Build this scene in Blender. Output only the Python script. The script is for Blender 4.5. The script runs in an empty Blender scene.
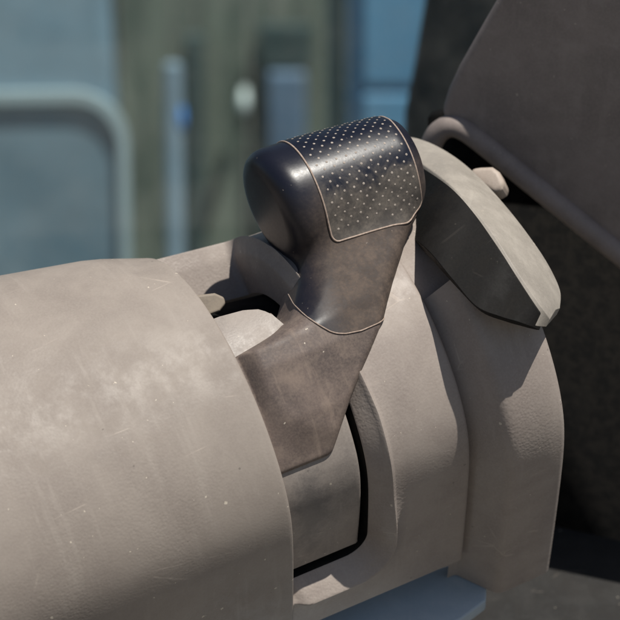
import bpy, bmesh, math, random
import numpy as np
from mathutils import Vector, Matrix

random.seed(7)
C = bpy.context.scene.collection
U = 0.00035                      # metres in one drawing unit (the console is drawn in 0.35 mm units)
DIST = 0.9                       # camera to lever
CAMH = 2.2
PITCH = math.radians(15)
RIGHT = np.array([1.0, 0, 0])
UP = np.array([0, math.sin(PITCH), math.cos(PITCH)])
FWD = np.array([0, math.cos(PITCH), -math.sin(PITCH)])
CAM = np.array([0, 0, CAMH])


def V(px, py, d):
    """a world point: px, py read off the photo, d = metres beyond the lever's distance"""
    k = (DIST + d) / DIST
    return CAM + FWD * (DIST + d) + RIGHT * (px - 310) * U * k + UP * (310 - py) * U * k


# ------------------------------------------------------------ console frame
AL, BE = .365, .32               # tilt of the column axis
c_ = math.sqrt(1 - BE * BE)
a_f = np.array([c_ * math.cos(AL), c_ * math.sin(AL), BE])
n_f = np.array([0, 0, -1.0]) + a_f * BE
n_f /= np.linalg.norm(n_f)
b_f = np.cross(n_f, a_f)
if b_f[1] < 0: b_f = -b_f


def f2w(v): return RIGHT * v[0] + UP * v[1] + FWD * v[2]


A3, B3, N3 = f2w(a_f), f2w(b_f), f2w(n_f)
ORIG = CAM + FWD * DIST + f2w(np.array([-104.74, -132.57, 170.0])) * U
R0 = 195.3
MW = Matrix(((A3[0], B3[0], N3[0], ORIG[0]), (A3[1], B3[1], N3[1], ORIG[1]), (A3[2], B3[2], N3[2], ORIG[2]), (0, 0, 0, 1)))

# ------------------------------------------------------------ helpers


def tag(o, label=None, cat=None, group=None, kind=None):
    if label: o['label'] = label
    if cat: o['category'] = cat
    if group: o['group'] = group
    if kind: o['kind'] = kind
    return o


def mesh_obj(name, verts, faces, mat, parent=None, smooth=True, local=False, mats=None, fmat=None, auto=None):
    me = bpy.data.meshes.new(name)
    vs = np.asarray(verts, float)
    me.from_pydata([tuple(v) for v in vs], [], [tuple(f) for f in faces])
    me.validate()
    bm = bmesh.new(); bm.from_mesh(me)
    bmesh.ops.recalc_face_normals(bm, faces=bm.faces)
    if auto is not None:
        for e in bm.edges:
            if len(e.link_faces) == 2 and e.calc_face_angle(0) > math.radians(auto): e.smooth = False
    for f in bm.faces: f.smooth = smooth
    bm.to_mesh(me); bm.free()
    for m in (mats or [mat]): me.materials.append(m)
    if fmat is not None:
        for i, p in enumerate(me.polygons): p.material_index = fmat[i]
    o = bpy.data.objects.new(name, me); C.objects.link(o)
    if parent: o.parent = parent
    return o


def empty(name, mat4=None, loc=None):
    o = bpy.data.objects.new(name, None); C.objects.link(o)
    o.empty_display_size = .02
    if mat4 is not None: o.matrix_world = mat4
    if loc is not None: o.location = Vector(loc)
    return o


def recentre(o, base=None):
    """move a top-level mesh's origin to its own base"""
    me = o.data
    co = np.array([v.co for v in me.vertices])
    c = co.mean(0); c[2] = co[:, 2].min()
    me.transform(Matrix.Translation(-Vector(c)))
    o.location = Vector(c)
    return o


def bevel(o, w, seg=3, angle=30):
    m = o.modifiers.new('bevel', 'BEVEL'); m.width = w; m.segments = seg
    m.limit_method = 'ANGLE'; m.angle_limit = math.radians(angle)
    return o


# ------------------------------------------------------------ node helpers
class NT:
    def __init__(s, name):
        s.m = bpy.data.materials.new(name); s.m.use_nodes = True
        s.t = s.m.node_tree; s.t.nodes.clear()
        s.out = s.t.nodes.new('ShaderNodeOutputMaterial')

    def n(s, t, **kw):
        nd = s.t.nodes.new(t)
        for k, v in kw.items(): setattr(nd, k, v)
        return nd

    def l(s, a, b): s.t.links.new(a, b)

    def setv(s, sock, v):
        if isinstance(v, (int, float)): sock.default_value = v
        elif isinstance(v, (tuple, list)): sock.default_value = v if len(v) == 4 or len(sock.default_value) == 3 else (*v, 1)
        else: s.l(v, sock)

    def coord(s, scale=(1, 1, 1), off=(0, 0, 0)):
        tc = s.n('ShaderNodeTexCoord'); mp = s.n('ShaderNodeMapping')
        mp.inputs['Scale'].default_value = scale; mp.inputs['Location'].default_value = off
        s.l(tc.outputs['Object'], mp.inputs['Vector']); return mp.outputs['Vector']

    def noise(s, vec, scale, detail=4, rough=.55, dist=0):
        nd = s.n('ShaderNodeTexNoise'); s.l(vec, nd.inputs['Vector'])
        nd.inputs['Scale'].default_value = scale; nd.inputs['Detail'].default_value = detail
        nd.inputs['Roughness'].default_value = rough; nd.inputs['Distortion'].default_value = dist
        return nd.outputs['Fac']

    def ramp(s, x, lo, hi, a=0., b=1.):
        nd = s.n('ShaderNodeMapRange'); nd.interpolation_type = 'SMOOTHSTEP'
        s.l(x, nd.inputs['Value'])
        nd.inputs['From Min'].default_value = lo; nd.inputs['From Max'].default_value = hi
        nd.inputs['To Min'].default_value = a; nd.inputs['To Max'].default_value = b
        return nd.outputs['Result']

    def math(s, op, a, b=0., clamp=False):
        nd = s.n('ShaderNodeMath', operation=op); nd.use_clamp = clamp
        s.setv(nd.inputs[0], a); s.setv(nd.inputs[1], b); return nd.outputs[0]

    def mix(s, f, a, b):
        nd = s.n('ShaderNodeMix', data_type='RGBA')
        s.setv(nd.inputs['Factor'], f); s.setv(nd.inputs[6], a); s.setv(nd.inputs[7], b)
        return nd.outputs[2]

    def specks(s, vec, scale, keep, size):
        nz = s.n('ShaderNodeTexNoise'); s.l(vec, nz.inputs['Vector']); nz.inputs['Scale'].default_value = .5; nz.inputs['Detail'].default_value = 2
        vm = s.n('ShaderNodeVectorMath', operation='MULTIPLY_ADD'); s.l(nz.outputs['Color'], vm.inputs[0])
        vm.inputs[1].default_value = (3.2, 3.2, 3.2); s.l(vec, vm.inputs[2]); vec = vm.outputs[0]
        vo = s.n('ShaderNodeTexVoronoi'); s.l(vec, vo.inputs['Vector']); vo.inputs['Scale'].default_value = scale
        sep = s.n('ShaderNodeSeparateColor'); s.l(vo.outputs['Color'], sep.inputs[0])
        sz = s.math('MULTIPLY', sep.outputs[1], size)
        near = s.math('LESS_THAN', vo.outputs['Distance'], sz)
        pick = s.math('GREATER_THAN', sep.outputs[0], 1 - keep)
        return s.math('MULTIPLY', near, pick)

    def bump(s, h, strength, dist, prev=None):
        nd = s.n('ShaderNodeBump'); s.l(h, nd.inputs['Height'])
        nd.inputs['Strength'].default_value = strength; nd.inputs['Distance'].default_value = dist
        if prev: s.l(prev, nd.inputs['Normal'])
        return nd.outputs['Normal']

    def bsdf(s, col, rough, normal=None, metal=0., spec=.5, coat=0.):
        p = s.n('ShaderNodeBsdfPrincipled')
        s.setv(p.inputs['Base Color'], col); s.setv(p.inputs['Roughness'], rough)
        p.inputs['Metallic'].default_value = metal; p.inputs['Specular IOR Level'].default_value = spec
        p.inputs['Coat Weight'].default_value = coat; p.inputs['Coat Roughness'].default_value = .12
        if normal: s.l(normal, p.inputs['Normal'])
        s.l(p.outputs[0], s.out.inputs[0]); return s.m


K = 1 / U


def plastic(name, col, dark, dust, dust_amt=.5, rough=.6, grain=1., speck=.5, streak=.5, off=(0, 0, 0), spec=.35, blotch=.35, rub=None):
    t = NT(name)
    v = t.coord((K, K, K), off)
    big = t.noise(v, .011, 6, .6, .4)
    base = t.mix(t.ramp(big, .35, .68), dark, col)
    vs = t.coord((K, K * .12, K * .12), off)
    st = t.noise(vs, .07, 5, .65)
    base = t.mix(t.math('MULTIPLY', t.ramp(st, .52, .72), streak), base, dust)
    st2 = t.noise(vs, .11, 4, .6)
    base = t.mix(t.math('MULTIPLY', t.ramp(st2, .56, .75), streak * .7), base, dark)
    cl = t.noise(v, .035, 5, .7)
    base = t.mix(t.math('MULTIPLY', t.ramp(cl, .45, .72), dust_amt), base, dust)
    bl = t.noise(t.coord((K, K * .5, K * .5), (3, 1, 7)), .028, 5, .6, .8)
    base = t.mix(t.math('MULTIPLY', t.ramp(bl, .6, .72), blotch), base, dark)
    fine = t.noise(v, .42, 3, .6)
    base = t.mix(t.ramp(fine, .3, .75, 0, .28), base, dust)
    if rub:
        c, r3, rc = rub
        tc = t.n('ShaderNodeTexCoord'); vm = t.n('ShaderNodeVectorMath', operation='SUBTRACT'); t.l(tc.outputs['Object'], vm.inputs[0])
        vm.inputs[1].default_value = [x * U for x in c]
        vd = t.n('ShaderNodeVectorMath', operation='DIVIDE'); t.l(vm.outputs[0], vd.inputs[0]); vd.inputs[1].default_value = [x * U for x in r3]
        ln = t.n('ShaderNodeVectorMath', operation='LENGTH'); t.l(vd.outputs[0], ln.inputs[0])
        rr = t.math('ADD', ln.outputs['Value'], t.math('MULTIPLY', t.math('SUBTRACT', cl, .5), 2.2))
        base = t.mix(t.ramp(rr, .45, 1.15, .42, 0), base, rc)
    # fine rubbed scratches
    sc = t.n('ShaderNodeTexVoronoi', feature='DISTANCE_TO_EDGE'); t.l(t.coord((K * .4, K * 1.2, K * .8), (5, 2, 1)), sc.inputs['Vector']); sc.inputs['Scale'].default_value = .011
    scm = t.math('MULTIPLY', t.math('LESS_THAN', sc.outputs['Distance'], .006), t.ramp(t.noise(v, .02, 2), .56, .66))
    base = t.mix(t.math('MULTIPLY', scm, .35 * speck), base, (.55, .47, .4))
    s1 = t.specks(v, .05, .2, .10)
    s2 = t.specks(v, .13, .2, .13)
    sp = t.math('MAXIMUM', s1, s2)
    base = t.mix(t.math('MULTIPLY', sp, speck), base, (.62, .55, .45))
    s3 = t.specks(t.coord((K, K, K), (9, 4, 2)), .07, .15, .11)
    base = t.mix(t.math('MULTIPLY', s3, speck * .7), base, (dark[0] * .45, dark[1] * .45, dark[2] * .45))
    vo = t.n('ShaderNodeTexVoronoi', feature='SMOOTH_F1'); t.l(v, vo.inputs['Vector']); vo.inputs['Scale'].default_value = .36
    gm = t.math('MULTIPLY', t.math('SUBTRACT', vo.outputs['Distance'], .42), t.ramp(t.noise(v, .007, 2, .5), .38, .6, .25, 1))
    nb = t.bump(gm, min(1, grain), .0002 * grain)
    nb = t.bump(fine, .5, .00007, nb)
    r = t.ramp(cl, .35, .7, rough - .12, rough + .15)
    return t.bsdf(base, r, nb, spec=spec)


def worn_black(name, axis_lo, axis_hi, black, dirt, r_clean, r_dirt, mid=0.):
    """moulded black plastic, polished where the palm rubs it and dirty further down the stalk"""
    t = NT(name)
    v = t.coord((K, K, K))
    tc = t.n('ShaderNodeTexCoord'); sep = t.n('ShaderNodeSeparateXYZ'); t.l(tc.outputs['Object'], sep.inputs[0])
    h = t.math('MULTIPLY', sep.outputs['Y'], K)
    h = t.math('ADD', h, t.math('MULTIPLY', t.math('SUBTRACT', t.noise(v, .03, 6, .65, .5), .5), 90))
    z = t.math('MULTIPLY', sep.outputs['Z'], K)
    h = t.math('SUBTRACT', h, t.math('MULTIPLY', t.math('SUBTRACT', z, 130.), .45))
    dm = t.ramp(h, axis_lo, axis_hi, 1, 0)
    sx = t.math('MULTIPLY', sep.outputs['X'], K)
    dm = t.math('MULTIPLY', dm, t.ramp(t.math('ADD', sx, t.math('MULTIPLY', t.math('SUBTRACT', 150., h), .2)), 105, 150, .1, 1))
    fine = t.noise(v, .30, 4, .65)
    med = t.noise(v, .06, 6, .7)
    dm = t.math('MULTIPLY', dm, t.ramp(t.math('ADD', t.math('MULTIPLY', fine, .5), t.math('MULTIPLY', med, .5)), .36, .56, .85, 1))
    haze = t.math('MULTIPLY', t.ramp(med, .45, .7), mid)
    dm = t.math('MAXIMUM', dm, haze)
    dirt2 = t.mix(t.ramp(med, .38, .62), (dirt[0] * .72, dirt[1] * .72, dirt[2] * .73), t.mix(t.ramp(fine, .35, .7), dirt, (dirt[0] * 1.35, dirt[1] * 1.32, dirt[2] * 1.28)))
    col = t.mix(dm, black, dirt2)
    sp = t.math('MAXIMUM', t.specks(v, .09, .25, .07), t.specks(v, .2, .12, .12))
    col = t.mix(t.math('MULTIPLY', sp, .4), col, (.4, .34, .28))
    r = t.math('ADD', t.math('MULTIPLY', dm, r_dirt - r_clean), r_clean)
    r = t.math('ADD', r, t.math('MULTIPLY', t.math('SUBTRACT', fine, .5), .16))
    vo = t.n('ShaderNodeTexVoronoi', feature='SMOOTH_F1'); t.l(v, vo.inputs['Vector']); vo.inputs['Scale'].default_value = .38
    nb = t.bump(vo.outputs['Distance'], .25, .00004)
    nb = t.bump(fine, .15, .00004, nb)
    return t.bsdf(col, r, nb, spec=.4)


def simple(name, c1, c2, scale=4., rough=.7, bump=0., spec=.4, metal=0., stretch=(1, 1, 1)):
    t = NT(name)
    v = t.coord(stretch)
    f = t.noise(v, scale, 6, .6, .3)
    nb = t.bump(f, .5, bump) if bump else None
    return t.bsdf(t.mix(t.ramp(f, .35, .65), c1, c2), rough, nb, spec=spec, metal=metal)


M = {}
M['cover'] = plastic('dusty grey plastic', (.305, .263, .229), (.25, .213, .186), (.345, .302, .265), .10, .62, .6, .8, .5)
M['gate'] = plastic('dusty grey plastic of the gate cover', (.335, .287, .254), (.265, .223, .199), (.40, .35, .312), .16, .6, .7, .7, .3, (2, 5, 1))
M['drum'] = plastic('rubbed grey plastic of the drum', (.31, .268, .238), (.2, .175, .16), (.38, .335, .295), .3, .5, .3, .6, .35, (4, 1, 3), blotch=.5, rub=((28, -112, 150), (24, 62, 90), (.075, .075, .078)))
M['stalk'] = plastic('dirty brown plastic', (.165, .126, .110), (.085, .067, .062), (.29, .225, .18), .38, .6, .5, .8, .55, (1, 8, 2), blotch=.7)
M['knob'] = worn_black('worn black knob', 120, 205, (.009, .010, .018), (.085, .064, .052), .34, .8)
M['inset'] = worn_black('worn black grip inset', 148, 182, (.007, .009, .018), (.105, .092, .08), .34, .62, .05)
M['seam'] = simple('dust packed in the seam', (.30, .225, .18), (.42, .33, .27), 900, .8)
M['dot'] = simple('dust packed in the dimples', (.28, .24, .21), (.39, .34, .295), 700, .8)
M['black'] = simple('deep shade black', (.006, .006, .006), (.012, .011, .01), 200, .9, spec=.1)  # near-black colour that paints deep shadow into the slot gap and pod opening
M['armgrey'] = plastic('dusty olive grey plastic', (.33, .30, .26), (.26, .235, .205), (.42, .38, .33), .4, .6, .5, .4, .2, (3, 3, 3))
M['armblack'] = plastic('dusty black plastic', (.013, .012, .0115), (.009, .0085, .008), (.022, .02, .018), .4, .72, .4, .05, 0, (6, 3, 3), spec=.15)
M['pod'] = plastic('dark brown grey plastic', (.26, .222, .206), (.2, .172, .16), (.34, .295, .27), .45, .62, .6, .4, .3, (8, 6, 3))
M['podrim'] = plastic('dark brown grey plastic of the rim', (.27, .225, .205), (.21, .178, .162), (.34, .29, .262), .4, .55, .4, .3, .2, (8, 2, 3))
M['peg'] = plastic('bare tan plastic', (.46, .38, .32), (.36, .3, .25), (.55, .47, .41), .4, .6, .4, .3, .2)
M['bracket'] = plastic('dusty tan bracket', (.26, .215, .17), (.14, .125, .115), (.33, .28, .22), .5, .6, .4, .3, .2)
M['mat'] = plastic('dusty black rubber', (.02, .019, .018), (.013, .013, .013), (.035, .032, .03), .5, .8, 1., .4, .2)
M['bluepanel'] = plastic('pale blue painted steel', (.40, .47, .52), (.34, .41, .46), (.46, .50, .52), .4, .45, .1, .5, .2)


# ------------------------------------------------------------ surfaces around the column axis
def profile_table():
    th = np.radians(np.arange(-60, 200, .25)); h = np.radians(np.interp(np.degrees(th), [-60, 106, 112, 117, 123, 130, 138, 150, 200], [-60, 106, 113.5, 121, 131, 137, 140, 141, 143]))
    i0 = np.argmin(abs(th))
    d = math.radians(.25)
    p = np.zeros(len(th)); q = np.zeros(len(th))
    hm = (h[1:] + h[:-1]) / 2
    p[1:] = np.cumsum(-np.sin(hm) * d); q[1:] = np.cumsum(np.cos(hm) * d)
    p += 1 - p[i0]; q += 0 - q[i0]
    return np.degrees(th), p, q, h


TH, PP, QQ, HH = profile_table()


def flare(s):
    s = np.asarray(s, float)
    f = np.where(s < 110, (110 - s) * .10, 0)
    f = f + np.where(s < 0, -s * .24, 0)
    return f + np.where(s < -60, (s + 60) * .17, 0)


def pt(s, th, R):
    """column surface: s along the axis, th degrees round it (0 on top, 90 facing the viewer), R radius"""
    s = np.asarray(s, float); th = np.asarray(th, float)
    p = np.interp(th, TH, PP); q = np.interp(th, TH, QQ); h = np.interp(th, TH, HH)
    off = np.asarray(R) - R0
    w = np.clip((75 - th) / 75, 0, 1); w = w * w * (3 - 2 * w)
    return np.stack([s + 0 * p, p * R0 + off * np.cos(h) + (flare(s) - 11) * w, q * R0 + off * np.sin(h)], -1)


def grid_faces(nu, nv, wrap=False):
    f = []
    for i in range(nu - 1):
        for j in range(nv - 1 + (1 if wrap else 0)):
            f.append((i * nv + j, (i + 1) * nv + j, (i + 1) * nv + (j + 1) % nv, i * nv + (j + 1) % nv))
    return f


def sweep(name, prof, ths, mat, parent, auto=50):
    """prof: list of (s, R) swept round the column"""
    ths = np.asarray(ths, float)
    P = np.concatenate([pt(np.full(len(ths), s), ths, R) for s, R in prof])
    return mesh_obj(name, P * U, grid_faces(len(prof), len(ths)), mat, parent, auto=auto)


shroud = empty('steering_column_shroud', MW)
tag(shroud, 'dusty grey plastic steering column shroud with a curved slot, holding the lever', 'column shroud')

# proud left cover with a rounded lip
RC = R0 + 4
prof = [(-2, RC - 16), (-.4, RC - 5), (0, RC - 3), (-.7, RC - 1.2), (-2.2, RC - .3), (-5, RC)]
for s in (-10, -20, -35, -50, -70, -95, -130, -180, -240, -310, -400): prof.append((s, RC + .0))
sweep('side_cover', prof, np.arange(-55, 190, 1.5), M['cover'], shroud)

# gate cover : rings round the slot opening
def slot_outline(off, sh, nseg=14):
    s1 = 96 + off; sl = -42.; t0, t1 = math.radians(-3) * R0 - off * .4, math.radians(157) * R0 + off
    rb, rt = 26 + off * .8, 9 + off * .3
    pts = []
    def lin(a, b, n):
        for i in range(n): pts.append((a[0] + (b[0] - a[0]) * i / n, a[1] + (b[1] - a[1]) * i / n))
    def arc(c, r, a0, a1, n):
        for i in range(n):
            a = a0 + (a1 - a0) * i / n
            pts.append((c[0] + r * math.cos(a), c[1] + r * math.sin(a)))
    lin((sl, t0), (s1 - rt, t0), 24)
    arc((s1 - rt, t0 + rt), rt, -math.pi / 2, 0, nseg)
    lin((s1, t0 + rt), (s1, t1 - rb), 70)
    arc((s1 - rb, t1 - rb), rb, 0, math.pi / 2, nseg)
    lin((s1 - rb, t1), (sl, t1), 24)
    lin((sl, t1), (sl, t0), 60)
    return np.array(pts)


inner = slot_outline(0, 0)
n_in = len(inner)
tt = inner[:, 1] / R0
wid = 8 + 13 * np.clip((np.degrees(tt) - 55) / 45, 0, 1)
wid = np.where(np.degrees(tt) < 30, 7, wid)
full = slot_outline(20, 0)
lipb = np.clip((np.degrees(tt) - 126) / 18, 0, 1); lipb = lipb * lipb * (3 - 2 * lipb) * 8 * np.clip((inner[:, 0] - 2) / 10, 0, 1)
def ringat(k): return inner + (full - inner) * (k * wid / 20)[:, None]
def rpts(P, R): return pt(P[:, 0], np.degrees(P[:, 1] / R0), R)
# the outer rectangle, reached along rays from the slot
sR, sL, tB, tT = 209., -60., math.radians(178) * R0, math.radians(-48) * R0
rings = []
rings.append(rpts(inner, R0 - 60))
for R in (R0 - 45, R0 - 30, R0 - 19): rings.append(rpts(inner, R))
rings.append(rpts(ringat(.03), R0 - 16))
rings.append(rpts(ringat(.09), R0 - 14.5))
for k, d in ((.35, 9.6), (.62, 4.4), (.80, .9), (.88, -1.6), (.96, -2.6), (1.04, -2.0), (1.12, -.6), (1.2, 0)): rings.append(rpts(ringat(k), R0 - d + lipb * min(1, k / .6) * (1 if k < 1.1 else .6 if k < 1.15 else .35)))
base = ringat(1.2)
outer = []
for i, (x, y) in enumerate(inner):
    e = base[i]
    if i < 24: outer.append((sL + (sR - sL) * i / 24, tT))
    elif i < 24 + 14: outer.append((sR, tT))
    elif i < 24 + 14 + 70: outer.append((sR, e[1]))
    elif i < 24 + 28 + 70: outer.append((sR, tB))
    elif i < 48 + 28 + 70: outer.append((sR + (sL - sR) * (i - 122) / 24, tB))
    else: outer.append((sL, tB + (tT - tB) * (i - 146) / 60))
outer = np.array(outer)
# smooth the corner fans
outer[24:38, 1] = np.linspace(tT, inner[24, 1], 14); outer[24:38, 0] = sR
outer[108:122, 1] = np.linspace(base[107, 1], tB, 14)
outer[38:108, 1] = np.linspace(outer[37, 1], outer[108, 1], 70)
for k in (.15, .35, .6, .8, .93): rings.append(rpts(base + (outer - base) * k, R0))
o2 = outer.copy()
rings.append(rpts(outer - np.array([3.5, 0]) * (outer[:, :1] > 200), R0))
rings.append(rpts(outer - np.array([1.2, 0]) * (outer[:, :1] > 200), R0 - .9))
rings.append(rpts(outer, R0 - 3.2))
rings.append(rpts(outer, R0 - 14))
P = np.concatenate(rings)
gfs = grid_faces(len(rings), n_in, True)
mesh_obj('gate_cover', P * U, gfs, None, shroud, auto=48, mats=[M['gate'], M['black']], fmat=[1 if i < 4 * n_in and inner[i % n_in, 1] > 170 else 0 for i in range(len(gfs))])  # slot walls get the black so the gap's deep shadow is painted in
# black sheet below the slot, standing in for deep shadow, and bracket deep inside the pocket
sweep('gate_shade', [(-60, 120), (205, 120)], np.arange(-60, 176, 4), M['black'], shroud)

# collar on the right
prof = [(200, R0 - 13), (209, R0 - 13), (212, R0 - 11), (217, R0 - 3), (234, R0 + 24), (238, R0 + 28.5), (243, R0 + 30.5), (250, R0 + 31), (280, R0 + 31), (300, R0 + 30), (305, R0 + 28), (308, R0 + 22), (309, R0 - 60)]
sweep('collar', prof, np.arange(73, 192, 1.5), M['gate'], shroud)
sweep('column_tube', [(200, R0 - 14), (262, R0 - 14), (264, R0 - 20), (264, 100)], np.arange(38, 120, 2), M['gate'], shroud)


# ------------------------------------------------------------ the lever, as a solid field
def smin(a, b, k):
    h = np.clip(.5 + .5 * (b - a) / k, 0, 1)
    return b + (a - b) * h - k * h * (1 - h)


def smax(a, b, k): return -smin(-a, -b, k)


KP, KQ = 197.4, 130.0             # knob axis (p, q)
PTAB = [-70, -57, -9, 48, 67, 71, 76, 83, 92, 104, 120, 138, 175, 200, 260]
SL = [-16, -16, -16, -16, -12, 18, 50, 69, 80, 90, 104, 114, 132, 138, 140]
SR = [46, 60, 98, 155, 172, 176, 181, 188, 198, 210, 226, 244, 256, 258, 258]
QF = [188, 190, 201, 205, 202, 201, 199.5, 197, 194, 190, 182, 172, 152, 150, 150]
QB = [120, 118, 110, 98, 96, 95, 94, 92, 90, 88, 86, 88, 96, 100, 110]


def interp_smooth(x, xp, fp):
    # cubic (Catmull-Rom) lookup
    xs = np.linspace(xp[0], xp[-1], 400)
    y = np.interp(xs, xp, fp)
    ker = np.hanning(13); ker /= ker.sum()
    yp = np.concatenate([np.full(6, y[0]), y, np.full(6, y[-1])])
    return np.interp(x, xs, np.convolve(yp, ker, 'valid'))


def lever_sdf(s, p, q, part='knob'):
    # knob: tapering round bar with rounded ends
    t = (s - 142.4) / 113.0
    r = 61.2 - 9.0 * t - 3.0 * (t - .5) ** 2 + .75
    dr = np.sqrt(((p - KP) * np.where(p < KP, 1 - .07 * np.clip((160 - s) / 40, 0, 1), 1)) ** 2 + (q - KQ) ** 2)
    k1 = dr - r
    lend = (103 - (p - KP) * .08 + dr * dr * .0006) - s
    rend = s - 271 + dr * dr * .0012
    kn = smax(smax(k1, lend, 24), rend, 22)
    # stalk
    sl = interp_smooth(p, PTAB, SL); sr = interp_smooth(p, PTAB, SR)
    qf = interp_smooth(p, PTAB, QF); qb = interp_smooth(p, PTAB, QB)
    cs, hs = (sl + sr) / 2, (sr - sl) / 2
    cq, hq = (qf + qb) / 2, (qf - qb) / 2
    rr = np.interp(p, [45, 95], [9., 22.])
    x = (np.abs(s - cs) - hs) * .8 + rr; y = np.abs(q - cq) - hq + rr
    # a soft crown on the front face
    y = y + np.where(q > cq, ((s - cs) / np.maximum(hs, 10)) ** 2 * np.interp(p, [30, 95], [4., 9.]), 0)
    st = np.sqrt(np.maximum(x, 0) ** 2 + np.maximum(y, 0) ** 2) + np.minimum(np.maximum(x, y), 0) - rr
    st = smax(st, -57 - p, 5)
    st = smax(st, p - 215, 10)
    tp = np.clip((p + 57) / 115, 0, 1); tp = tp * tp * (3 - 2 * tp)
    st = smax(st, np.sqrt(p * p + q * q) - 190.5 - tp * (4 + np.maximum(s - 2, 0) * 1.1), 5)
    # root fillet on the drum, wide at the back, tight in front
    rad = np.sqrt(p * p + q * q)
    th = np.degrees(np.arctan2(q, p))
    dr_ = smax(smax(rad - 184.0, -14 - s, 4), s - 62, 3)
    dr_ = smax(dr_, (57 - th) * 3.0, 5)
    w = np.clip((th - 52) / 24, 0, 1); w = w * w * (3 - 2 * w)
    kk = 15 * (1 - w) + 2.0 * w
    left = np.clip((s - 78) / 25, 0, 1)
    kk = kk * (1 - left) + 2.0 * left
    low = smin(st, dr_, np.maximum(kk, 1.5))
    low = np.where(th > 92, st, low)
    kb = 9 + 26 * np.clip((s - 106) / 34, 0, 1) * np.clip((q - 128) / 30, 0, 1)
    if part == 'knob': return smin(kn, st, kb)
    low = smin(kn, low, kb)
    # the stalk runs a little way up inside the knob's lip
    g = 1e9
    for ks, kq, c in SEAMS: g = np.minimum(g, (p + kq * q + ks * s - c) / math.sqrt(1 + kq * kq + ks * ks))
    return smax(low, g - 4, 1)


# the joint between knob and stalk: planes p + kq q + ks s = c, rounding the corner between front and flank
_c = [(0., .35), (.18, .42), (.4, .5), (.7, .58), (1.1, .65)]
_f = [0., 5.5, 8.5, 9.5, 8.]
SEAMS = [(ks, kq, 54 + kq * 188 + ks * 103 + f) for (ks, kq), f in zip(_c, _f)]


def surface_nets(f, lo, hi, h):
    ax = [np.arange(lo[i], hi[i] + h, h) for i in range(3)]
    S, Pm, Q = np.meshgrid(*ax, indexing='ij', sparse=True)
    F = f(S, Pm, Q).astype(np.float32)
    n = F.shape
    ins = F < 0
    # cells
    cnt = np.zeros((n[0] - 1, n[1] - 1, n[2] - 1), np.uint8)
    for d in np.ndindex(2, 2, 2):
        cnt += ins[d[0]:n[0] - 1 + d[0], d[1]:n[1] - 1 + d[1], d[2]:n[2] - 1 + d[2]]
    act = (cnt > 0) & (cnt < 8)
    idx = np.argwhere(act)
    ids = np.full(act.shape, -1, np.int64); ids[act] = np.arange(len(idx))
    acc = np.zeros((len(idx), 3)); num = np.zeros(len(idx))
    corners = list(np.ndindex(2, 2, 2))
    vals = {c: F[idx[:, 0] + c[0], idx[:, 1] + c[1], idx[:, 2] + c[2]] for c in corners}
    for c in corners:
        for k in range(3):
            if c[k] == 0:
                e = list(c); e[k] = 1; e = tuple(e)
                va, vb = vals[c], vals[e]
                m = (va < 0) != (vb < 0)
                t = np.where(m, va / np.where(m, va - vb, 1), 0)
                pos = np.array(c, float)[None, :].repeat(len(idx), 0); pos[:, k] += t
                acc += pos * m[:, None]; num += m
    verts = (idx + acc / num[:, None]) * h + np.array(lo)
    faces = []
    for k in range(3):
        u, v = [(1, 2), (2, 0), (0, 1)][k]
        sl0 = [slice(1, -1)] * 3; sl1 = [slice(1, -1)] * 3
        sl0[k] = slice(0, -1); sl1[k] = slice(1, None)
        A, B = ins[tuple(sl0)], ins[tuple(sl1)]
        e = np.argwhere(A != B)
        fl = A[A != B]
        o = np.array([1, 1, 1]); o[k] = 0
        g = e + o
        du = np.zeros(3, int); dv = np.zeros(3, int); du[u] = 1; dv[v] = 1
        q = np.stack([ids[tuple((g - du - dv).T)], ids[tuple((g - dv).T)], ids[tuple(g.T)], ids[tuple((g - du).T)]], 1)
        q = np.where(fl[:, None], q, q[:, ::-1])
        faces.append(q)
    faces = np.concatenate(faces)
    # pull onto the true surface
    for _ in range(3):
        s, p, q = verts.T
        d = f(s, p, q); e = .3
        g = np.stack([(f(s + e, p, q) - f(s - e, p, q)), (f(s, p + e, q) - f(s, p - e, q)), (f(s, p, q + e) - f(s, p, q - e))], 1) / (2 * e)
        gl = np.maximum((g * g).sum(1), .3)
        verts = verts - np.clip(d / gl, -h, h)[:, None] * g * .7
    return verts, faces


lever = empty('gear_lever', MW)
tag(lever, 'gear lever with black dotted knob on a dirty brown stalk in the curved slot', 'gear lever')

kv, kf = surface_nets(lever_sdf, (80, 20, 40), (278, 268, 206), 1.5)
sv, sf = surface_nets(lambda s, p, q: lever_sdf(s, p, q, 'stalk'), (-28, -66, 20), (230, 170, 206), 1.5)
SEAM_N = Vector((.25, 1, .5)).normalized()


SEAM_LOOP = []


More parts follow.
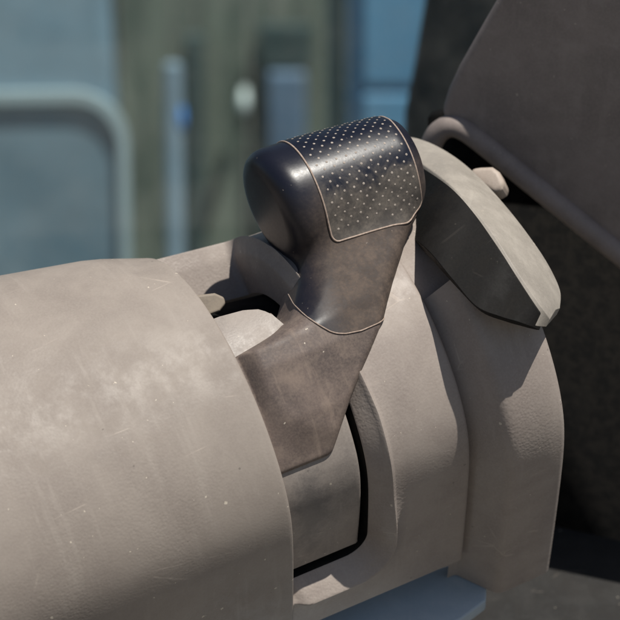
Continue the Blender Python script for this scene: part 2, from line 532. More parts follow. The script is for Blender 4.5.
def cut_part(name, mat, lv, lf, cut_it, grow):
    me = bpy.data.meshes.new(name)
    me.vertices.add(len(lv)); me.vertices.foreach_set('co', (lv).astype(np.float32).ravel())
    me.loops.add(len(lf) * 4); me.loops.foreach_set('vertex_index', lf.astype(np.int32).ravel())
    me.polygons.add(len(lf)); me.polygons.foreach_set('loop_start', np.arange(0, len(lf) * 4, 4, dtype=np.int32))
    me.update(calc_edges=True); me.validate()
    bm = bmesh.new(); bm.from_mesh(me)
    bmesh.ops.recalc_face_normals(bm, faces=bm.faces)
    cut = []
    if cut_it:
        for k, kq, c in SEAMS:
            bmesh.ops.bisect_plane(bm, geom=bm.verts[:] + bm.edges[:] + bm.faces[:], plane_co=Vector((0, c, 0)), plane_no=Vector((k, 1, kq)).normalized(),
                                   clear_inner=True, clear_outer=False, dist=.05)
        cut = [e for e in bm.edges if e.is_boundary]
    bm.normal_update()
    if grow:
        nn = [v.normal.copy() for v in bm.verts]
        for v, nv in zip(bm.verts, nn): v.co += nv * grow
    if cut:
        nxt = {}
        for e in cut:
            for v in e.verts: nxt.setdefault(v, []).append(e)
        v0 = cut[0].verts[0]; loop = [v0]; e = cut[0]; v = e.other_vert(v0)
        while v is not v0 and len(loop) < 5000:
            loop.append(v); e = [x for x in nxt[v] if x is not e][0]; v = e.other_vert(v)
        SEAM_LOOP.extend([tuple(v.co) for v in loop])
        for rad in (.6, 4):
            ex = bmesh.ops.extrude_edge_only(bm, edges=cut)
            nv = [g for g in ex['geom'] if isinstance(g, bmesh.types.BMVert)]
            cut = [g for g in ex['geom'] if isinstance(g, bmesh.types.BMEdge) and g.is_boundary]
            cen = sum((v.co for v in nv), Vector()) / len(nv)
            for v in nv: v.co += (cen - v.co).normalized() * rad - SEAM_N * (.35 if rad < 1 else 0)
    for f in bm.faces: f.smooth = True
    for e in bm.edges:
        if len(e.link_faces) == 2 and e.calc_face_angle(0) > math.radians(55): e.smooth = False
    for v in bm.verts: v.co *= U
    bm.to_mesh(me); bm.free()
    me.materials.append(mat)
    o = bpy.data.objects.new(name, me); C.objects.link(o); o.parent = lever
    return o


knob = cut_part('knob', M['knob'], kv, kf, True, 1.1)
stalk = cut_part('stalk', M['stalk'], sv, sf, False, 0)

def tube(name, pts, r, mat, parent, closed=False, nsec=8):
    pts = np.asarray(pts, float); n = len(pts)
    if closed: tan = np.roll(pts, -1, 0) - np.roll(pts, 1, 0)
    else: tan = np.gradient(pts, axis=0)
    tan /= np.linalg.norm(tan, axis=1)[:, None]
    ref = np.array([.3, .5, .8]); vs = []
    nrm = np.cross(tan[0], ref); nrm /= np.linalg.norm(nrm)
    for i in range(n):
        nrm = nrm - tan[i] * nrm.dot(tan[i]); nrm /= np.linalg.norm(nrm)
        bi = np.cross(tan[i], nrm)
        for k in range(nsec):
            a = 2 * math.pi * k / nsec
            vs.append(pts[i] + r * (math.cos(a) * nrm + math.sin(a) * bi))
    f = grid_faces(n, nsec, True)
    if closed:
        f += [((n - 1) * nsec + k, k, (k + 1) % nsec, (n - 1) * nsec + (k + 1) % nsec) for k in range(nsec)]
    return mesh_obj(name, np.array(vs) * U, f, mat, parent)




sl_ = np.array(SEAM_LOOP)
for _ in range(4): sl_ = (np.roll(sl_, 1, 0) + 2 * sl_ + np.roll(sl_, -1, 0)) / 4
tube('joint_seam', sl_[::2] - np.array(SEAM_N) * .55, .75, M['seam'], stalk, closed=True, nsec=6)


def knob_surface(s, phi):
    """distance from the knob axis to the lever surface"""
    s = np.asarray(s, float); phi = np.radians(np.asarray(phi, float))
    lo = np.full(s.shape, 20.); hi = np.full(s.shape, 110.)
    for _ in range(30):
        m = (lo + hi) / 2
        d = lever_sdf(s, KP + m * np.cos(phi), KQ + m * np.sin(phi))
        lo = np.where(d < 0, m, lo); hi = np.where(d < 0, hi, m)
    return lo


def kpt(s, phi, off=0.):
    s = np.asarray(s, float); phi = np.asarray(phi, float)
    r = knob_surface(s, phi) + 1.1 + off
    a = np.radians(phi)
    return np.stack([s, KP + r * np.cos(a), KQ + r * np.sin(a)], -1)


# grip inset : a panel wrapped over the knob, rounded lower corners
S0, S1, F0 = 143., 255., -75.
def inset_edge(sv, fv):
    return sv, fv
ns, nf = 60, 110
YS = np.concatenate([np.linspace(0, .955, nf - 30), 1 - .045 * np.cos(np.linspace(0, math.pi / 2, 31))[1:]])
gs, gf = np.meshgrid(np.linspace(0, 1, ns), YS, indexing='ij')
def to_px(P):
    W = np.array(ORIG) + (P[..., :1] * A3 + P[..., 1:2] * B3 + P[..., 2:] * N3) * U - CAM
    f = W @ FWD
    return np.stack([310 + W @ RIGHT / f * DIST / U, 310 - W @ UP / f * DIST / U], -1)
# the inset's lower edge runs straight across the front of the neck
XS = np.linspace(0, 1, 30); lo_, hi_ = np.full(30, 105.), np.full(30, 172.)
for _ in range(25):
    m_ = (lo_ + hi_) / 2; q_ = to_px(kpt(S0 + (S1 - S0) * XS, m_, 1.)); below = q_[:, 1] > 245 + (q_[:, 0] - 327) * (-24.9 / 80)
    hi_ = np.where(below, m_, hi_); lo_ = np.where(below, lo_, m_)
FE = np.minimum(lo_, 149.5)
for _ in range(3): FE[1:-1] = (FE[:-2] + 2 * FE[1:-1] + FE[2:]) / 4


def panel_map(x, y):
    x, y = np.broadcast_arrays(np.asarray(x, float), np.asarray(y, float))
    f1 = np.interp(x, XS, FE)
    f = F0 + (f1 - F0) * y
    cr = 6.
    arc = f1 - f
    sq = np.where(arc < cr, (cr - np.sqrt(np.maximum(cr * cr - (cr - arc) ** 2, 0))) * 1.1, 0)
    return S0 + sq + (S1 - S0 - 2 * sq) * x, f
ps, pf = panel_map(gs, gf)
IP = kpt(ps.ravel(), pf.ravel(), .9 + np.clip((pf.ravel() - 112) / 20, 0, 1) * .9)
faces = grid_faces(ns, nf); fm = [0] * len(faces)
verts = [IP]
nvt = len(IP)
rng = np.random.default_rng(3)
row = 0
for f in np.arange(F0 + 8, FE.max() - 5, 6.4):
    row += 1
    cols = np.arange(S0 + 9 + (5.7 if row % 2 else 0), S1 - 6, 11.4)
    if len(cols) == 0: continue
    cols = cols[f < np.interp((cols - S0) / (S1 - S0), XS, FE) - 5]
    if len(cols) == 0: continue
    cf = np.full(len(cols), f)
    dof = 1.0 + np.clip((cf - 112) / 20, 0, 1) * .9
    c = kpt(cols, cf, dof)
    e1 = kpt(cols + 1, cf, dof) - c; e2 = kpt(cols, cf + 1, dof) - c
    e1 /= np.linalg.norm(e1, axis=1)[:, None]; nn = np.cross(e1, e2); nn /= np.linalg.norm(nn, axis=1)[:, None]
    e2 = np.cross(nn, e1)
    out = np.stack([0 * cols, c[:, 1] - KP, c[:, 2] - KQ], 1)
    sg = np.sign((nn * out).sum(1))[:, None]; nn = nn * sg
    for i in range(len(cols)):
        r = 1.3 * rng.uniform(.85, 1.1)
        ring = [c[i] + nn[i] * .12 + r * (math.cos(k * math.pi / 4) * e1[i] + math.sin(k * math.pi / 4) * e2[i]) for k in range(8)]
        ring2 = [c[i] + nn[i] * .32 + .6 * r * (math.cos(k * math.pi / 4) * e1[i] + math.sin(k * math.pi / 4) * e2[i]) for k in range(8)]
        verts.append(np.array(ring + ring2))
        for k in range(8):
            faces.append((nvt + k, nvt + (k + 1) % 8, nvt + 8 + (k + 1) % 8, nvt + 8 + k)); fm.append(1)
        faces.append(tuple(nvt + 8 + k for k in range(8))); fm.append(1)
        nvt += 16
inset = mesh_obj('grip_inset', np.concatenate(verts) * U, faces, None, knob, mats=[M['inset'], M['dot']], fmat=fm)
# dust-filled groove round the inset
y = YS
e = []
for x0, ys in ((0, y), (None, None), (1, y[::-1])):
    if x0 is None:
        xs = np.linspace(0, 1, 40)[1:-1]
        e.append(np.stack(panel_map(xs, np.ones_like(xs)), 1))
    else:
        e.append(np.stack(panel_map(np.full(len(ys), float(x0)), ys), 1))
e = np.concatenate(e)
tube('inset_seam', kpt(e[:, 0], e[:, 1], .45 + np.clip((e[:, 1] - 112) / 20, 0, 1) * .9), 1.0, M['seam'], knob)

# the smooth drum the stalk grows from
prof = [(-30, 150), (-30, 184), (-27, 186)] + [(x, 186) for x in range(-15, 84, 5)] + [(84, 186), (86.5, 185), (87.5, 183), (88, 150)]
ths = np.concatenate([[40.2], np.arange(41., 153, 1.2), [153.6, 153.7]])
P = []
for s, R in prof:
    for k, th in enumerate(ths):
        th2 = th
        t0 = np.interp(s, [-30, 10, 36, 52, 61, 70, 86], [52, 52, 53, 55, 59, 68, 80])
        if th < 90: th2 = t0 + (th - 40.2) * (90 - t0) / 49.8
        Rr = 150 if k == len(ths) - 1 else R - np.interp(th, [112, 152], [0, 9])
        h = np.interp(th2, TH, HH)
        if k == 0: Rr = min(Rr, 182)
        P.append((s, np.interp(th2, TH, PP) * R0 + (Rr - R0) * math.cos(h), np.interp(th2, TH, QQ) * R0 + (Rr - R0) * math.sin(h)))
P = np.array(P)
nt = len(ths)
f = grid_faces(len(prof), nt)
# close the two ends
f.append(tuple(i * nt for i in range(len(prof)))); f.append(tuple(i * nt + nt - 1 for i in range(len(prof))))
mesh_obj('gate_drum', P * U, f, M['drum'], lever, auto=45)

# bracket seen in the pocket behind the drum
def slab_local(name, poly, q0, q1, mat, parent, w):
    n = len(poly)
    vs = [(s, p, q0) for s, p in poly] + [(s, p, q1) for s, p in poly]
    fs = [tuple(range(n)), tuple(range(2 * n - 1, n - 1, -1))] + [(i, (i + 1) % n, n + (i + 1) % n, n + i) for i in range(n)]
    o = mesh_obj(name, np.array(vs) * U, fs, mat, parent, smooth=False)
    return bevel(o, w * U)


slab_local('latch_plate', [(-8, 148), (11, 145), (38, 138.5), (46, 131), (45, 124), (36, 119), (22, 119), (12, 117), (8, 124), (14, 131), (4, 138), (-10, 142)], 62, 72, M['bracket'], shroud, 2.5)


# ------------------------------------------------------------ flat-profiled solids placed by their own plane
def extrude_poly(name, pts_px, d0, nrm, thick, mat, parent=None, bev=0., seg=3, mats=None, auto=40):
    """outline read off the photo, laid in a plane through depth d0 (at the first point) with normal nrm (right, up, fwd), given real thickness"""
    nrm = np.array(nrm, float); nrm /= np.linalg.norm(nrm)
    c = np.mean(np.array(pts_px, float), 0)
    P0 = V(c[0], c[1], d0); N = f2w(nrm)
    vs = []
    for px, py in pts_px:
        q = V(px, py, 0); ray = q - CAM
        t = (P0 - CAM).dot(N) / ray.dot(N)
        vs.append(CAM + ray * t)
    vs = np.array(vs); n = len(vs)
    bk = vs - N * thick
    fs = [tuple(range(n)), tuple(range(2 * n - 1, n - 1, -1))] + [(i, (i + 1) % n, n + (i + 1) % n, n + i) for i in range(n)]
    o = mesh_obj(name, np.concatenate([vs, bk]), fs, mat, parent, smooth=True)
    if bev: bevel(o, bev, seg, auto)
    for e in o.data.edges: pass
    return o


def smooth_poly(pts, k=6, closed=True):
    pts = np.array(pts, float); n = len(pts); out = []
    for i in range(n):
        p0, p1, p2, p3 = pts[i - 1], pts[i], pts[(i + 1) % n], pts[(i + 2) % n]
        for j in range(k):
            t = j / k
            out.append(.5 * ((2 * p1) + (-p0 + p2) * t + (2 * p0 - 5 * p1 + 4 * p2 - p3) * t * t + (-p0 + 3 * p1 - 3 * p2 + p3) * t ** 3))
    return [tuple(p) for p in out]


def world_part(parent):
    """children of an Empty are drawn in world space"""
    bpy.context.view_layer.update()
    return parent.matrix_world.inverted()


# curved trim arm behind the knob on the right
arm = empty('trim_arm', loc=V(470, 312, .0))
tag(arm, 'thick curved grey trim arm with a dark inner face, right behind the knob', 'trim arm')
AI = Matrix.Translation(-Vector(V(470, 312, .0)))
# stations along the arm: ridge, rear of the top surface, lower edge of the face; third number = depth in metres
ridge = [(392, 150, .088), (412, 158, .078), (428, 168, .066), (454, 188, .040), (477, 213, .024), (499, 243, .010), (517, 271, .004), (531, 292, .000), (543, 309, -.001), (550, 319, .002)]
rear = [(398, 136, .098), (416, 138, .093), (437, 146, .087), (462, 162, .076), (487, 185, .063), (510, 211, .052), (530, 237, .043), (548, 264, .037), (560, 290, .031), (560, 308, .022)]
low = [(388, 222, .090), (398, 228, .078), (412, 236, .050), (432, 254, .017), (455, 281, .006), (478, 306, .000), (502, 316, -.002), (519, 321, -.003), (535, 326, -.001), (546, 327, .003)]
def dens(pts, n=64):
    pts = np.array(pts, float); t = np.linspace(0, len(pts) - 1, n); o = []
    for x in t:
        i = min(int(x), len(pts) - 2); f = x - i
        p0, p1, p2, p3 = pts[max(i - 1, 0)], pts[i], pts[i + 1], pts[min(i + 2, len(pts) - 1)]
        o.append(.5 * ((2 * p1) + (-p0 + p2) * f + (2 * p0 - 5 * p1 + 4 * p2 - p3) * f * f + (-p0 + 3 * p1 - 3 * p2 + p3) * f ** 3))
    return o
def loft(name, rows, mat, parent, closed_ends=True):
    n = len(rows[0]); k = len(rows)
    vs = [rows[j][i] for i in range(n) for j in range(k)]
    fs = grid_faces(n, k, True) + [tuple(range(k)), tuple(range((n - 1) * k, n * k))]
    return mesh_obj(name, vs, fs, mat, parent, auto=35)
R_, T_, L_ = dens(ridge), dens(rear), dens(low)
rw = [V(*x) for x in R_]; tw = [V(*x) for x in T_]; lw = [V(*x) for x in L_]
bw = [t + (l - r) * .9 for r, t, l in zip(rw, tw, lw)]
mid = [r + (t - r) * .5 + UP * .0012 + (r - l) * .01 for r, t, l in zip(rw, tw, lw)]
o = loft('arm_body', [rw, mid, tw, bw, lw], M['armgrey'], arm); o.data.transform(AI); bevel(o, .0032, 5, 40)
fr = []
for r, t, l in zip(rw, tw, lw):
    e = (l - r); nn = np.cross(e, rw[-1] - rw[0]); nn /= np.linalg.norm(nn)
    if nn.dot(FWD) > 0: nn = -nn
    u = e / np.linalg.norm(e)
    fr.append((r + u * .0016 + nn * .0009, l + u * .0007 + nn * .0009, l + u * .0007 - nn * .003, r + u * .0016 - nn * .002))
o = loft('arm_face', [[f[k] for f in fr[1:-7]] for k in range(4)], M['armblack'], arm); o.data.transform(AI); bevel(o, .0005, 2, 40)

# dark instrument pod, upper right, with an opening along its lower edge
pod = empty('instrument_pod', loc=V(520, 200, .13))
tag(pod, 'dark brown grey plastic pod filling the upper right corner, with a black opening', 'instrument pod')
PI_ = Matrix.Translation(-Vector(V(520, 200, .13)))
podn = (-.30, -.48, -.82)
face = [(441, 112), (447, 92), (458, 68), (471, 45), (484, 22), (498, -2), (522, -45), (560, -110), (700, -130), (740, 60), (740, 352), (640, 270), (600, 238), (560, 205), (516, 170), (496, 154), (478, 140), (466, 131), (455, 126), (445, 125)]
o = extrude_poly('pod_face', face, .10, podn, .05, M['pod'], pod, .004, 5, auto=25)
o.data.transform(PI_)
# rolled rim of the opening
rim_px = [(427, 190), (427, 165), (430, 147), (437, 133), (447, 126), (457, 126), (468, 131.5), (480, 140.5), (498, 155), (518, 171.5), (562, 207), (602, 239.5), (642, 271), (735, 348)]
N = f2w(np.array(podn) / np.linalg.norm(podn)); c = np.mean(np.array(face), 0); P0 = V(c[0], c[1], .10)
rp = []
xs = np.array(rim_px, float); tt_ = np.linspace(0, len(xs) - 1, 90)
rx = np.interp(tt_, np.arange(len(xs)), xs[:, 0]); ry = np.interp(tt_, np.arange(len(xs)), xs[:, 1])
for _ in range(6):
    rx[1:-1] = (rx[:-2] + 2 * rx[1:-1] + rx[2:]) / 4; ry[1:-1] = (ry[:-2] + 2 * ry[1:-1] + ry[2:]) / 4
for px, py in zip(rx, ry):
    ray = V(px, py, 0) - CAM; rp.append(CAM + ray * ((P0 - CAM).dot(N) / ray.dot(N)) + N * .0002)
o = tube('opening_rim', np.array(rp) / U, .0045 / U, M['podrim'], pod, nsec=14); o.data.transform(PI_)
# inner bulkhead closing the opening, coloured black for the unlit void
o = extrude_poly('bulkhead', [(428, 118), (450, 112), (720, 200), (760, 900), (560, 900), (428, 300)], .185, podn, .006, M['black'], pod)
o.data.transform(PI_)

# pale peg inside the opening
pg = [(470, 168), (480, 166.5), (492, 166), (499, 171), (505, 184), (502, 188), (494, 193), (482, 186), (470, 180)]
o = extrude_poly('locking_peg', pg, .075, (-.25, .25, -.93), .012, M['peg'], None, .0022, 4, auto=40)
tag(recentre(o), 'pale tan plastic peg poking out of the black opening of the pod', 'peg')

# pale blue steel plate below
o = extrude_poly('floor_plate', [(120, 700), (200, 630), (330, 604), (420, 574), (470, 558), (488, 562), (486, 600), (462, 618), (380, 660), (300, 720)], .075, (.0, .75, -.66), .006, M['bluepanel'], None, .001)
tag(recentre(o), 'pale blue painted steel plate below the curved slot and column shroud', 'steel plate')
o = extrude_poly('floor_mat', [(-200, 640), (60, 600), (420, 540), (760, 440), (900, 760), (-200, 900)], .16, (.0, .75, -.66), .01, M['mat'], None, .001)
tag(recentre(o), 'dark rubber floor mat below the pale blue plate', 'floor mat')

# ------------------------------------------------------------ windscreen
t = NT('dusty tinted glass')
v = t.coord((1, 1, 1))
tr = t.n('ShaderNodeBsdfTransparent'); tr.inputs[0].default_value = (.88, .96, .97, 1)
gl = t.n('ShaderNodeBsdfGlossy'); gl.inputs[0].default_value = (1, 1, 1, 1); gl.inputs['Roughness'].default_value = .03
fr = t.n('ShaderNodeFresnel'); fr.inputs[0].default_value = 1.5
mx = t.n('ShaderNodeMixShader'); t.l(fr.outputs[0], mx.inputs[0]); t.l(tr.outputs[0], mx.inputs[1]); t.l(gl.outputs[0], mx.inputs[2])
df = t.n('ShaderNodeBsdfDiffuse'); df.inputs[0].default_value = (.45, .43, .38, 1)
mx2 = t.n('ShaderNodeMixShader'); t.l(t.ramp(t.noise(v, 25, 6, .7), .3, .75, .02, .10), mx2.inputs[0])
t.l(mx.outputs[0], mx2.inputs[1]); t.l(df.outputs[0], mx2.inputs[2]); t.l(mx2.outputs[0], t.out.inputs[0])
M['glass'] = t.m
Yg = 1.35


def box(name, x0, x1, y0, y1, z0, z1, mat, parent=None, bev=0., smooth=False):
    vs = [(x, y, z) for x in (x0, x1) for y in (y0, y1) for z in (z0, z1)]
    fs = [(0, 1, 3, 2), (4, 6, 7, 5), (0, 4, 5, 1), (2, 3, 7, 6), (0, 2, 6, 4), (1, 5, 7, 3)]
    o = mesh_obj(name, vs, fs, mat, parent, smooth=smooth)
    if bev: bevel(o, bev, 3)
    return o


ws = box('windscreen', -.7, .75, Yg, Yg + .005, 1.55, 2.6, M['glass'])
tag(recentre(ws), 'large dusty greenish windscreen pane behind the lever', 'windscreen')


# ------------------------------------------------------------ outside
def at(px, py, Y):
    """point on the vertical plane Y metres ahead that the photo shows at px, py"""
    r = V(px, py, 0) - CAM
    return CAM + r * (Y / r[1])


ground = mesh_obj('ground', [(-400, -400, 0), (400, -400, 0), (400, 400, 0), (-400, 400, 0)], [(0, 1, 2, 3)],
                  simple('gravel yard', (.10, .09, .075), (.16, .145, .12), 3, .9))
tag(ground, kind='structure')
M['olivewall'] = simple('weathered grey green boards', (.095, .115, .092), (.225, .24, .19), 2.2, .85, stretch=(5, 1, 1.2))
M['vanpaint'] = simple('grey blue paint', (.16, .235, .29), (.22, .30, .36), 6, .35)
M['vanframe'] = simple('pale window rubber', (.36, .43, .45), (.42, .49, .51), 3, .4)
M['vanglass'] = simple('dull van glass', (.13, .20, .25), (.20, .27, .32), 9, .15)
M['blue'] = simple('blue cabinet paint', (.12, .28, .44), (.18, .36, .53), 4, .4)
M['bluedark'] = simple('dull blue paint', (0.126, 0.182, 0.266), (0.168, 0.238, 0.336), 4, .4)
M['post'] = simple('pale galvanised steel', (.25, .32, .38), (.33, .41, .48), 6, .45)
M['green'] = simple('grey green paint', (0.221, 0.260, 0.215), (0.273, 0.319, 0.260), 6, .5)
M['darkpost'] = simple('dark teal paint', (.012, .02, .024), (.02, .03, .034), 8, .5)
M['white'] = simple('glint white', (.93, .97, .92), (.95, .97, .94), 8, .3)  # brightness of the glint put into the colour
M['brightblue'] = simple('bright blue enamel', (.05, .25, .7), (.08, .3, .75), 8, .35)
M['darkboard'] = simple('dark stained boards', (.04, .065, .065), (.08, .11, .105), 6, .8)

Yw = 5.2
# boarded building wall
bld = empty('boarded_building', loc=(-.3, Yw, 0))
tag(bld, 'weathered grey green boarded building standing beyond the glass', 'building')
BI = Matrix.Translation((.3, -Yw, 0))
vs = []; fs = []
x = -1.6; rb = random.Random(4)
while x < 2.2:
    wd = rb.choice([.045, .06, .06, .085, .11]); dp = rb.uniform(0, .02); n0 = len(vs)
    for xx in (x + .003, x + wd - .003):
        vs += [(xx, Yw - dp, 0), (xx, Yw - dp, 3.2), (xx, Yw + .03, 3.2), (xx, Yw + .03, 0)]
    fs += [(n0, n0 + 4, n0 + 5, n0 + 1), (n0 + 1, n0 + 5, n0 + 6, n0 + 2), (n0, n0 + 3, n0 + 7, n0 + 4), (n0 + 3, n0 + 2, n0 + 6, n0 + 7), (n0, n0 + 1, n0 + 2, n0 + 3), (n0 + 4, n0 + 7, n0 + 6, n0 + 5)]
    x += wd
o = mesh_obj('wall', vs, fs, M['olivewall'], bld, smooth=False); o.data.transform(BI)
def on_wall(name, x0, y0, x1, y1, dep, mat, parent, bev=.01):
    p, q = at(x0, y1, Yw), at(x1, y0, Yw)
    o = box(name, p[0], q[0], Yw - .03 - dep, Yw - .03, p[2], q[2], mat, parent, bev); o.data.transform(BI); return o
on_wall('door', 188, 30, 205, 330, .03, M['darkboard'], bld)
on_wall('hatch', 262, 200, 332, 330, .04, M['darkboard'], bld)
on_wall('shutter', 268, 66, 306, 150, .05, M['bluedark'], bld)
on_wall('lintel', 258, 20, 312, 66, .03, M['darkboard'], bld)

def oval(name, px, py, Y, w, h, mat, dep=.02):
    c = at(px, py, Y); vs = []; n = 24
    for k in range(n):
        a = 2 * math.pi * k / n
        vs.append((c[0] + w * math.cos(a), Y - dep * .4, c[2] + h * math.sin(a)))
    for k in range(n):
        a = 2 * math.pi * k / n
        vs.append((c[0] + w * math.cos(a), Y + dep, c[2] + h * math.sin(a)))
    vs.append((c[0], Y - dep, c[2]))
    fs = [(k, (k + 1) % n, n + (k + 1) % n, n + k) for k in range(n)] + [(k, 2 * n, (k + 1) % n) for k in range(n)] + [tuple(range(n, 2 * n))]
    return mesh_obj(name, vs, fs, mat)
o = oval('glint_oval', 244, 101, Yw - .11, .011, .023, M['white'], .05)  # white oval added in place of a bright sun glint
tag(recentre(o), 'small white oval standing in for a bright glint on the boarded building, beyond the glass', 'glint')


def post(name, x0, x1, ytop, Y, mat, label, cat, z0=0.):
    p, q = at(x0, ytop, Y), at(x1, ytop, Y)
    r = (q[0] - p[0]) / 2; cx = (p[0] + q[0]) / 2; vs = []; n = 16
    for z, rr in ((z0, r * 1.6), (z0 + .04, r * 1.6), (z0 + .05, r), (p[2] - r * .3, r), (p[2], r * .6)):
        for k in range(n):
            a = 2 * math.pi * k / n; vs.append((cx + rr * math.cos(a), Y + rr * math.sin(a), z))
    fs = grid_faces(5, n, True) + [tuple(range(n)), tuple(range(4 * n, 5 * n))]
    o = mesh_obj(name, vs, fs, mat, auto=40)
    return tag(recentre(o), label, cat)
post('steel_post', 163, 182, 62, 3.6, M['post'], 'pale galvanised steel post standing left of the boarded building', 'post')
post('steel_post', 326, 345, -60, 3.8, M['green'], 'grey green steel post standing right of the boarded building', 'post')
o = oval('reflector', 182, 119, 3.5, .005, .016, M['brightblue'], .02)
tag(recentre(o), 'small bright blue reflector beside the pale steel post', 'reflector')

# grey blue van at the left edge
Yv = 3.2
van = empty('parked_van', loc=(-.9, Yv + 1, 0))
tag(van, 'grey blue van with a pale framed window, parked at the left', 'van')
VI = Matrix.Translation((.9, -(Yv + 1), 0))
xr = at(128, 100, Yv)[0]
# rear of the body in section (x, z), run back along Y
sec = [(xr - 1.7, .35), (xr - .03, .35), (xr, .42), (xr, 1.25), (xr - .02, 1.75), (xr - .07, 1.98), (xr - .16, 2.06), (xr - 1.54, 2.06), (xr - 1.63, 1.98), (xr - 1.68, 1.75), (xr - 1.7, 1.25)]
n = len(sec)
vs = [(x, Yv, z) for x, z in sec] + [(x, Yv + 3.6, z) for x, z in sec]
o = mesh_obj('body', vs, [tuple(range(n)), tuple(range(2 * n - 1, n - 1, -1))] + [(i, (i + 1) % n, n + (i + 1) % n, n + i) for i in range(n)], M['vanpaint'], van, smooth=True)
bevel(o, .02, 3); o.data.transform(VI)
c0, c1 = at(-330, 330, Yv), at(128, 88, Yv)
def rrect(x0, x1, z0, z1, r, n=6):
    out = []
    for cx, cz, a0 in ((x1 - r, z1 - r, 0), (x0 + r, z1 - r, 90), (x0 + r, z0 + r, 180), (x1 - r, z0 + r, 270)):
        for k in range(n + 1):
            a = math.radians(a0 + 90 * k / n); out.append((cx + r * math.cos(a), cz + r * math.sin(a)))
    return out
ou = rrect(c0[0], c1[0], c0[2], c1[2], .07, 10); inn = rrect(c0[0] + .014, c1[0] - .014, c0[2] + .014, c1[2] - .014, .056, 10)
n = len(ou)
vs = [(x, Yv - .02, z) for x, z in ou] + [(x, Yv - .02, z) for x, z in inn] + [(x, Yv + .005, z) for x, z in ou] + [(x, Yv + .005, z) for x, z in inn]
fs = []
for i in range(n):
    j = (i + 1) % n
    fs += [(i, j, n + j, n + i), (2 * n + i, 2 * n + j, j, i), (n + i, n + j, 3 * n + j, 3 * n + i)]
wf = mesh_obj('window', vs, fs, M['vanframe'], van, smooth=False); wf.data.transform(VI)
vs = [(x, Yv - .008, z) for x, z in inn] + [(x, Yv - .003, z) for x, z in inn]
o = mesh_obj('pane', vs, [tuple(range(n)), tuple(range(2 * n - 1, n - 1, -1))] + [(i, (i + 1) % n, n + (i + 1) % n, n + i) for i in range(n)], M['vanglass'], wf, smooth=False); o.data.transform(VI)
for x in (xr - 1.5, xr - .2):
    w = []
    for yy in (0, .2):
        pass
def wheel(cx, cy):
    vs = []; n = 24
    for x, r in ((-.09, .22), (-.09, .31), (-.06, .34), (.06, .34), (.09, .31), (.09, .22)):
        for k in range(n):
            a = 2 * math.pi * k / n; vs.append((cx + x, cy + r * math.cos(a), .34 + r * math.sin(a)))
    w = mesh_obj('wheel', vs, grid_faces(6, n, True), M['darkpost'], van); w.data.transform(VI)
    vs = []
    for x, r in ((-.08, .22), (-.05, .1), (.05, .1), (.08, .22)):
        for k in range(n):
            a = 2 * math.pi * k / n; vs.append((cx + x, cy + r * math.cos(a), .34 + r * math.sin(a)))
    rm = mesh_obj('rim', vs, grid_faces(4, n, True) + [tuple(range(n, 2 * n)), tuple(range(2 * n, 3 * n))], M['post'], w); rm.data.transform(VI)
for x in (xr - 1.56, xr - .14):
    for yy in (Yv + .7, Yv + 2.9): wheel(x, yy)

ang = math.atan2(-xr, Yv) + math.radians(.6)      # turned so its side runs away along the line of sight
piv = Vector((xr, Yv, 0)); Rz = Matrix.Rotation(ang, 4, 'Z')
van.location = piv + (Rz @ (van.location - piv)); van.rotation_euler = (0, 0, ang)

# blue steel cabinet to the right
Yc = 3.4
p, q = at(347, 60, Yc), at(430, 60, Yc)
cab = empty('steel_cabinet', loc=((p[0] + q[0]) / 2, Yc, 0))
tag(cab, 'tall blue steel cabinet standing behind the knob beyond the glass', 'cabinet')
CI = Matrix.Translation((-(p[0] + q[0]) / 2, -Yc, 0))
o = box('body', p[0], q[0] + .5, Yc, Yc + .6, 0.03, 2.1, M['blue'], cab, .012); o.data.transform(CI)
o = box('door', p[0] + .02, q[0] + .48, Yc - .02, Yc - .002, .1, at(0, 92, Yc)[2], M['blue'], cab, .006); o.data.transform(CI)
o = box('upper_panel', p[0] + .02, q[0] + .48, Yc - .016, Yc - .002, at(0, 84, Yc)[2], 2.04, M['blue'], cab, .006); o.data.transform(CI)

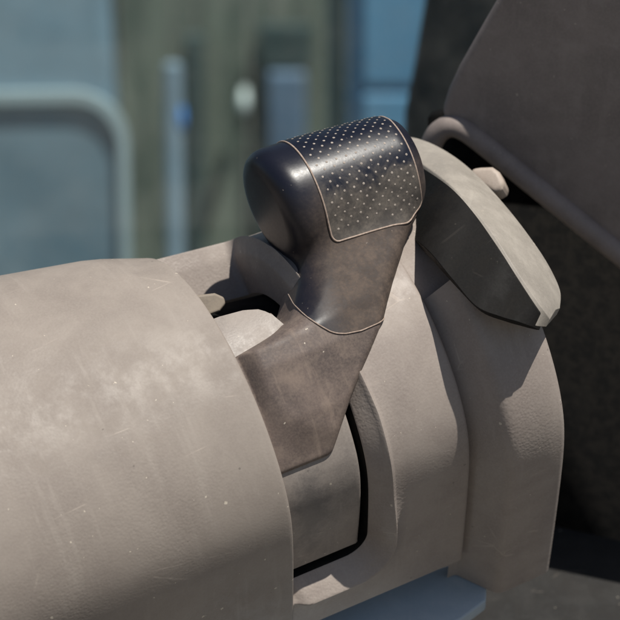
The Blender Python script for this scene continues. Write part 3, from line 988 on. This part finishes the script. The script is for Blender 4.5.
ang = -math.atan2(p[0], Yc) - math.radians(.6); piv = Vector((p[0], Yc, 0))
cab.location = piv + Matrix.Rotation(ang, 4, 'Z') @ (cab.location - piv); cab.rotation_euler = (0, 0, ang)

# dark windscreen pillar close behind the glass
pl = extrude_poly('window_pillar', [(414, 60), (404, 110), (401, 200), (400, 330), (640, 330), (640, -90), (432, -90), (424, 0)], .62, (-.1, 0, -1), .05, M['darkpost'], None, .008, 4)
tag(recentre(pl), 'dark teal windscreen pillar between the blue cabinet and the pod', 'pillar')

# ------------------------------------------------------------ light
L_loc = np.array([.36, .652, .668])             # towards the sun, in column axes (along, up, to the viewer)
L_loc = L_loc / np.linalg.norm(L_loc)
Ld = A3 * L_loc[0] + B3 * L_loc[1] + N3 * L_loc[2]
elev = math.asin(Ld[2]); az = math.atan2(Ld[0], Ld[1])       # az clockwise from +Y
sun = bpy.data.lights.new('sun', 'SUN'); sun.energy = 4.9; sun.angle = math.radians(.5); sun.color = (1, .955, .875)
so = bpy.data.objects.new('sun', sun); C.objects.link(so)
so.rotation_euler = Vector(Ld).to_track_quat('Z', 'Y').to_euler(); so.location = (2, 0, 5)
w = bpy.data.worlds.new('World'); bpy.context.scene.world = w; w.use_nodes = True
nt_ = w.node_tree; sky = nt_.nodes.new('ShaderNodeTexSky'); sky.sky_type = 'NISHITA'; sky.sun_disc = False
sky.sun_elevation = elev; sky.sun_rotation = az
bg = nt_.nodes['Background']; nt_.links.new(sky.outputs[0], bg.inputs[0]); bg.inputs[1].default_value = .06
print('sun elev', math.degrees(elev), 'az', math.degrees(az), Ld)

# ------------------------------------------------------------ camera
cam = bpy.data.cameras.new('camera'); co = bpy.data.objects.new('camera', cam); C.objects.link(co)
co.location = Vector(CAM); co.rotation_euler = (math.pi / 2 - PITCH, 0, 0)
cam.sensor_width = 36; cam.lens = 36 / (620 * U / DIST)
cam.clip_start = .05; cam.clip_end = 2000
cam.dof.use_dof = True; cam.dof.focus_distance = DIST + .015
cam.dof.aperture_fstop = cam.lens / 9.5
bpy.context.scene.camera = co
vs_ = bpy.context.scene.view_settings; vs_.view_transform = 'Standard'; vs_.look = 'None'; vs_.exposure = 0; vs_.gamma = 1
